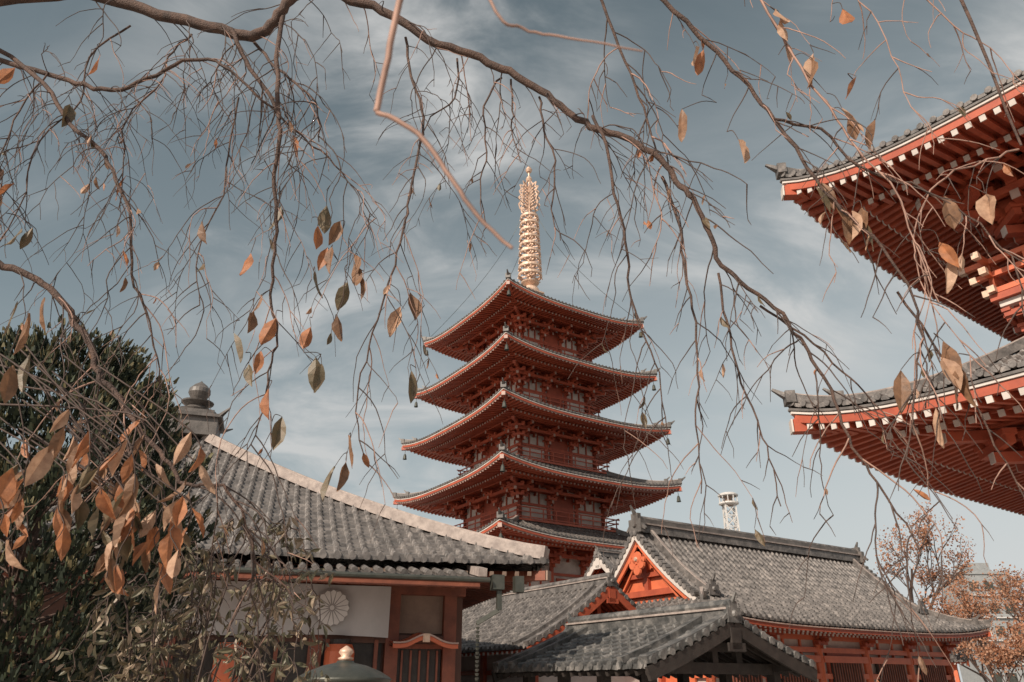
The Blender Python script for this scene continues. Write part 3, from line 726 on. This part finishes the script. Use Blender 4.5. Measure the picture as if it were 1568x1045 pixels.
# leaves
def leaf(mb,p,d,L,w,m,curl=1.0):
    d=d.normalized(); a=Vector((random.uniform(-1,1),random.uniform(-1,1),random.uniform(-.3,.3)))
    s=d.cross(a).normalized(); n=s.cross(d).normalized()
    cup=random.uniform(.1,.45)*w*curl; bend=random.uniform(-.22,.28)*L*curl
    ts=[0,.12,.3,.5,.7,.87,1]; wd=[.02,.35,.85,1,.82,.42,.02]
    vs=[];fs=[]; ph=random.uniform(0,6)
    for t,k in zip(ts,wd):
        c=p+d*L*t+n*bend*t*t; k2=k*random.uniform(.86,1.08); wv=math.sin(t*9+ph)*.06*w*curl
        vs+= [c+s*w*.5*k+n*(cup*k+wv),c,c-s*w*.5*k2+n*(cup*k-wv)]
    for i in range(6):
        o=i*3; fs+= [(o,o+1,o+4,o+3),(o+1,o+2,o+5,o+4)]
    mb.add(vs,fs,m)
lf=MB()
L4=[(-3.1,5.28,2),(-3.58,5.62,0),(-3.15,4.25,2),(-3.08,4.25,2),(-2.57,4.66,0),(-3.0,5.75,0),(-1.23,3.93,2),(-1.25,4.26,0),(-1.11,4.3,1),(-1.14,4.12,1),(-1.17,4.1,0),(-1.21,4.42,2),(-.95,3.9,1),(-.99,3.98,1),(-1.02,3.85,2),(-.68,3.68,3),(-.63,3.78,1),(-1.67,3.5,2),(-1.65,4.06,0),(-1.31,2.97,2),(-1.41,3.14,0),(-1.16,3.34,2),(-1.12,3.3,2),(-.98,2.68,2),(-.92,2.71,1),(-.92,2.86,1),(-.59,3.25,2),(-1.06,3.62,1),(-1.51,4.43,2),(-1.54,3.76,1),(-1.57,3.65,1),(-1.43,3.6,0),(-1.49,3.38,0),(-1.55,3.3,2),(-1.21,3.54,0),(-1.0,4.05,1),(-1.5,5.0,0),(-3.45,4.75,1),(-3.5,4.9,2),(-3.3,4.6,0),(-2.0,4.3,1)]
L3=[(.89,4.32,1),(1.16,4.12,3),(1.03,4.76,3),(1.05,4.74,0),(1.49,5.05,3),(1.51,4.98,3),(1.65,4.72,3),(1.63,4.68,1),(1.87,5.05,0),(1.85,4.55,0),(1.73,4.33,3),(1.75,4.28,1),(1.89,4.25,1),(1.54,3.85,1),(1.51,3.82,2),(1.58,3.72,1),(1.62,3.7,1),(1.66,3.68,3),(1.71,3.7,1),(1.69,3.62,2),(2.13,3.77,1),(2.34,3.78,3),(2.04,3.5,0),(2.06,3.42,3),(1.71,2.84,1),(1.94,2.84,1),(1.82,2.66,3),(1.93,2.98,1),(1.98,2.86,1),(1.9,2.9,3),
    (-2.27,3.18,2),(-2.2,3.12,1),(-2.15,3.2,1),(-2.14,2.92,2),(-2.2,2.86,1),(-2.07,2.4,0),(-1.93,2.5,3),(-1.9,2.58,1)]
def near(p,ydep):
    best=None;bd=9
    for q in allpts:
        if q.z>p.z+.03 and abs(q.y-ydep)<.5:
            d=abs(q.x-p.x)*1.3+(q.z-p.z)
            if d<bd: bd=d;best=q
    return best
def hang(x,y,z,k,sc=1.0):
    p=Vector((x,y,z+.02)); L=random.uniform(.16,.22)*sc; q=near(p,y)
    if q is not None and (q-p).length<1.0:
        mid=(q+p)/2+Vector((random.uniform(-.03,.03),0,.03)); tw_.add(smooth([q,mid,p],4),.003,.0018)
    leaf(lf,p,Vector((random.uniform(-.3,.3),random.uniform(-.3,.3),-1)),L,L*random.uniform(.34,.46),LB[k])
for x,z,k in L4: hang(x,4,z,k)
for x,z,k in L3: hang(x,3,z,k,.95)
for i in range(26):
    x=random.uniform(-2.2,-1.35); z=random.uniform(2.2,2.65); y=random.uniform(2.9,3.3)
    st=[Vector((x-.3-random.random()*.3,y,z+.35)),Vector((x-.1,y,z+.1))]
    for k in range(4): st.append(Vector((x+random.uniform(-.04,.04),y+random.uniform(-.03,.03),z-.1*k)))
    s_=smooth(st,4); tw_.add(s_,.004,.002)
    for q in s_[6::3]:
        if random.random()<.8:
            L=random.uniform(.09,.16); leaf(lf,q,Vector((random.uniform(-.6,.6),random.uniform(-.4,.4),-1)),L,L*random.uniform(.3,.42),random.choice([LB[0],LB[0],LB[1],LB[3],LB[3],LB[2]]),1.6)
for i in range(5):
    tw_.add(smooth([(-3.2,3.5,3.6+i*.1),(-2.7,3.2,3.3-i*.1),(-2.3+.15*i,3.1,2.9-i*.05),(-2.1+.15*i,3.1,2.5)],5,.005),.006,.003)
for q in random.sample(allpts,150):
    if q.z<5.0:
        L=random.uniform(.04,.10); leaf(lf,q,Vector((random.uniform(-.5,.5),random.uniform(-.5,.5),-1)),L,L*.4,random.choice([LB[0],LB[1],LB[3],LB[2]]),1.4)
tw_.done('twigs',ct,TWIG,0); pale.done('pale_twigs',ct,TWIGP,0); lf.done('leaves',ct)

# ------------------------------------------------------------ shrub in front of the left hall
sh=empty('shrub',(0,0,0)); sb=BR(); sl=MB()
for i in range(34):
    x0,y0=-2.35+random.gauss(0,.12),6+random.gauss(0,.12)
    x1=-2.25+random.uniform(-.7,.62); y1=6+random.uniform(-.6,.6); z1=random.uniform(1.8,3.05)-.6*abs(x1+2.2)
    p=smooth([(x0,y0,0),((x0*.6+x1*.4),(y0*.6+y1*.4),z1*.62),((x0*.2+x1*.8),(y0*.2+y1*.8),z1),(x1+(x1-x0)*.2,y1,z1-.15),(x1+(x1-x0)*.3,y1,z1-.6)],6,.014)
    sb.add(p,.010,.003)
    for q in p[7:]:
        d=Vector((random.uniform(-1,1),random.uniform(-1,1),random.uniform(-1.2,.5)))
        e=q+d.normalized()*random.uniform(.06,.24); sb.add([q,(q+e)/2+Vector((0,0,.015)),e],.0035,.002)
        for j in range(3):
            L=random.uniform(.06,.12); leaf(sl,e+(q-e)*random.random()*.5,Vector((random.uniform(-.8,.8),random.uniform(-.8,.8),random.uniform(-1.4,.1))),L,L*.32,random.choice(SL+[SL[0],LB[2]]))
sb.done('stems',sh,TWIG,0); sl.done('leaves',sh)

# ------------------------------------------------------------ juniper tree
jt=empty('juniper_tree',(-5.78,9,0)); jb=BR(); jf=MB()
jb.add(smooth([(0,0,0),(.05,.02,2),(0,0,4.7)],6,.02),.16,.03)
def jr(z): 
    t=z/5.5
    return 1.78*(math.sin(min(1,t*1.25+.12)*math.pi*.5))*(1-t**4.5)**.55*(1.16 if z<2.6 else 1.16-.16*min(1,(z-2.6)/1.0)) if t<1 else 0
def spray(p,d,L):
    d=d.normalized()
    for k in range(34):
        t=random.random(); a=Vector((random.gauss(0,1),random.gauss(0,1),random.gauss(0,1)));a=(a-d*a.dot(d)).normalized()
        rr=L*.25*math.sin(math.pi*min(1,.15+t*.85))**.8
        c=p+d*L*t+a*rr*random.uniform(.5,1)
        up=(d*1.0+a*.35+Vector((0,0,.4))).normalized(); s=up.cross(a)
        if s.length<.01: continue
        s.normalize(); l=random.uniform(.05,.10); w=random.uniform(.014,.028)
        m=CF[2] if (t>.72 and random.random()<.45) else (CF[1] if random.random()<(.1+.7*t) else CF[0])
        jf.add([c-s*w,c+s*w,c+up*l+s*w*.3,c+up*l-s*w*.3],[(0,1,2,3)],m)
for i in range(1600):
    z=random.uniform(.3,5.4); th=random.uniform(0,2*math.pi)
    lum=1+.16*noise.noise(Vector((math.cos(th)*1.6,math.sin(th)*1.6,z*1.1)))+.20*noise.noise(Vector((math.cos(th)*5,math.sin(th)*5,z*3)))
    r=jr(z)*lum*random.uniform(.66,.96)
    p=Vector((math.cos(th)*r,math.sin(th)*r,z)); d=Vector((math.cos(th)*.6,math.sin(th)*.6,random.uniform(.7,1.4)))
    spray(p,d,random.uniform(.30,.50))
for i in range(160):
    z=random.uniform(.3,4.6); th=random.uniform(0,2*math.pi); r=jr(z)*.8
    jb.add([(0,0,z*.85),(math.cos(th)*r*.5,math.sin(th)*r*.5,z*.95),(math.cos(th)*r,math.sin(th)*r,z+.2)],.02,.006)
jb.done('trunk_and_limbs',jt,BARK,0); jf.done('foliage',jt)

# ------------------------------------------------------------ autumn trees
def autumn(loc,Ht,spread,leafn,mats=AF,seed=1,sz=1.0):
    rs=random.Random(seed); e=empty('autumn_tree',loc); b=BR(); l=MB(); tips=[];spl=[]
    def rec(p,d,L,r,dep):
        pts=[p];q=p.copy();dd=d.copy()
        for i in range(5):
            dd=(dd+Vector((rs.gauss(0,.12),rs.gauss(0,.12),rs.gauss(0,.08)+.06))).normalized(); q=q+dd*L/5; pts.append(q.copy())
        spl.append((pts,r,r*.6))
        if dep>=4: tips.append((pts[2],q)); return
        for k in range(3 if dep<3 else 4):
            a=rs.uniform(0,2*math.pi); s=Vector((math.cos(a),math.sin(a),0))*spread
            rec(pts[rs.choice([2,3,4,5])],(dd+s*rs.uniform(.4,.9)).normalized(),L*rs.uniform(.6,.8),r*.55,dep+1)
    rec(Vector((0,0,0)),Vector((0,0,1)),1,.05,0)
    top=max(q.z for a,q in tips); k=Ht/top
    for pts,r0,r1 in spl: b.add([p*k for p in pts],r0*k*.8,r1*k*.8)
    for a,q in tips:
        for j in range(leafn):
            c=(a.lerp(q,rs.random()*1.1))*k+Vector((rs.gauss(0,.28),rs.gauss(0,.28),rs.gauss(0,.28)))
            n=Vector((rs.gauss(0,1),rs.gauss(0,1),rs.gauss(0,1))).normalized(); s=n.orthogonal().normalized()*rs.uniform(.06,.12)*sz; t=n.cross(s)
            l.add([c-s,c-t*.7,c+s,c+t*.7],[(0,1,2,3)],rs.choice(mats))
    b.done('trunk_and_limbs',e,TWIG,0); l.done('foliage',e)
autumn((30.2,61,0),15.2,.85,30,seed=3,sz=1.1)
autumn((33.6,56,0),8.2,.9,34,seed=5)
autumn((36.2,55,0),9.6,.9,34,seed=8)
autumn((31.2,51,0),5.6,.9,26,seed=9)
autumn((42.5,72,0),9.5,.9,24,seed=12)

# ------------------------------------------------------------ bronze lantern
bl=MB(); c=(-1.86,9,0)
bl.lathe(c,[(.45,0),(.45,.12),(.3,.2),(.14,.3),(.12,.95),(.3,1.1),(.32,1.18),(.26,1.2),(.24,1.6),(.27,1.63)],BRONZE,12)
bl.lathe((c[0],c[1],1.635),[(.5,0),(.53,.03),(.5,.055),(.40,.11),(.24,.17),(.1,.20),(.09,.22)],BRONZE,24)
bl.lathe((c[0],c[1],1.86),[(.07,0),(.09,.02),(.05,.04),(.085,.08),(.07,.11),(.01,.15)],GOLD,12)
bl.done('bronze_lantern',None,True)

# ------------------------------------------------------------ ground
g=MB(); g.add([(-1500,-1500,0),(1500,-1500,0),(1500,1500,0),(-1500,1500,0)],[(0,1,2,3)],GROUND); g.done('ground')

# ------------------------------------------------------------ light
sd=Vector((-.54,-.66,.56)).normalized()
el=math.asin(sd.z); az=math.atan2(sd.x,sd.y)
sun=bpy.data.lights.new('sun','SUN'); sun.energy=5.0; sun.angle=R(.5); sun.color=(1,.88,.74)
so=bpy.data.objects.new('sun',sun); scene.collection.objects.link(so); so.rotation_euler=(-sd).to_track_quat('-Z','Y').to_euler(); so.location=(0,0,50)
w=bpy.data.worlds.new('World'); scene.world=w; w.use_nodes=True; nt=w.node_tree; N=nt.nodes; Lk=nt.links
bg=N['Background']; bg.inputs['Strength'].default_value=.086
sky=N.new('ShaderNodeTexSky'); sky.sky_type='NISHITA'; sky.sun_disc=False; sky.sun_elevation=el; sky.sun_rotation=az
sky.air_density=1.0; sky.dust_density=2.0; sky.ozone_density=1.0
hs_=N.new('ShaderNodeHueSaturation'); hs_.inputs['Saturation'].default_value=.60; hs_.inputs['Hue'].default_value=.455; hs_.inputs['Value'].default_value=.98
Lk.new(sky.outputs[0],hs_.inputs['Color'])
tc=N.new('ShaderNodeTexCoord'); sx=N.new('ShaderNodeSeparateXYZ'); Lk.new(tc.outputs['Generated'],sx.inputs[0])
def mth(op,a,b):
    n=N.new('ShaderNodeMath'); n.operation=op
    for i,v in enumerate((a,b)):
        if isinstance(v,(int,float)): n.inputs[i].default_value=v
        else: Lk.new(v,n.inputs[i])
    return n.outputs[0]
zz=mth('ADD',mth('MAXIMUM',sx.outputs[2],0),.45)
cb=N.new('ShaderNodeCombineXYZ'); Lk.new(mth('DIVIDE',sx.outputs[0],zz),cb.inputs[0]); Lk.new(mth('DIVIDE',sx.outputs[1],zz),cb.inputs[1])
def cloud(rot,scl,loc,ns,det,dist,lo,hi):
    mp=N.new('ShaderNodeMapping'); mp.inputs['Rotation'].default_value=(0,0,R(rot)); mp.inputs['Scale'].default_value=scl; mp.inputs['Location'].default_value=loc; Lk.new(cb.outputs[0],mp.inputs[0])
    no=N.new('ShaderNodeTexNoise'); no.inputs['Scale'].default_value=ns; no.inputs['Detail'].default_value=det; no.inputs['Roughness'].default_value=.58; no.inputs['Distortion'].default_value=dist
    Lk.new(mp.outputs[0],no.inputs['Vector'])
    r=N.new('ShaderNodeMapRange'); r.inputs['From Min'].default_value=lo; r.inputs['From Max'].default_value=hi; r.interpolation_type='SMOOTHSTEP'; Lk.new(no.outputs['Fac'],r.inputs['Value']); return r.outputs[0]
big_=cloud(30,(1,1.0,1),(1.6,.3,0),1.9,3,.3,.38,.68)
wisp=cloud(-38,(1.0,1.9,1),(2.1,.7,0),3.2,10,.7,.36,.76)
cf=mth('MULTIPLY',mth('MULTIPLY',big_,wisp),1.35)
cl=N.new('ShaderNodeClamp'); Lk.new(mth('ADD',cf,mth('MULTIPLY',wisp,.06)),cl.inputs[0]); cl.inputs['Max'].default_value=.8
hz=mth('POWER',mth('MAXIMUM',mth('SUBTRACT',1.0,mth('DIVIDE',mth('MAXIMUM',sx.outputs[2],0),.85)),0),1.3)
hz=mth('MULTIPLY',hz,mth('ADD',.70,mth('MULTIPLY',sx.outputs[0],.8)))
hzc=N.new('ShaderNodeClamp'); Lk.new(hz,hzc.inputs[0])
m1=N.new('ShaderNodeMixRGB'); Lk.new(hzc.outputs[0],m1.inputs[0]); Lk.new(hs_.outputs[0],m1.inputs[1]); m1.inputs[2].default_value=(7.2,7.5,7.5,1)
mx=N.new('ShaderNodeMixRGB'); Lk.new(cl.outputs[0],mx.inputs[0]); Lk.new(m1.outputs[0],mx.inputs[1]); mx.inputs[2].default_value=(7.3,7.3,7.2,1)
Lk.new(mx.outputs[0],bg.inputs['Color'])

# ------------------------------------------------------------ camera
cam=bpy.data.cameras.new('camera'); co=bpy.data.objects.new('camera',cam); scene.collection.objects.link(co)
co.location=(0,0,1.6); co.rotation_euler=(R(115),0,0); cam.lens=26; cam.sensor_width=36; cam.clip_start=.05; cam.clip_end=5000
cam.dof.use_dof=True; cam.dof.focus_distance=8; cam.dof.aperture_fstop=5.6
scene.camera=co
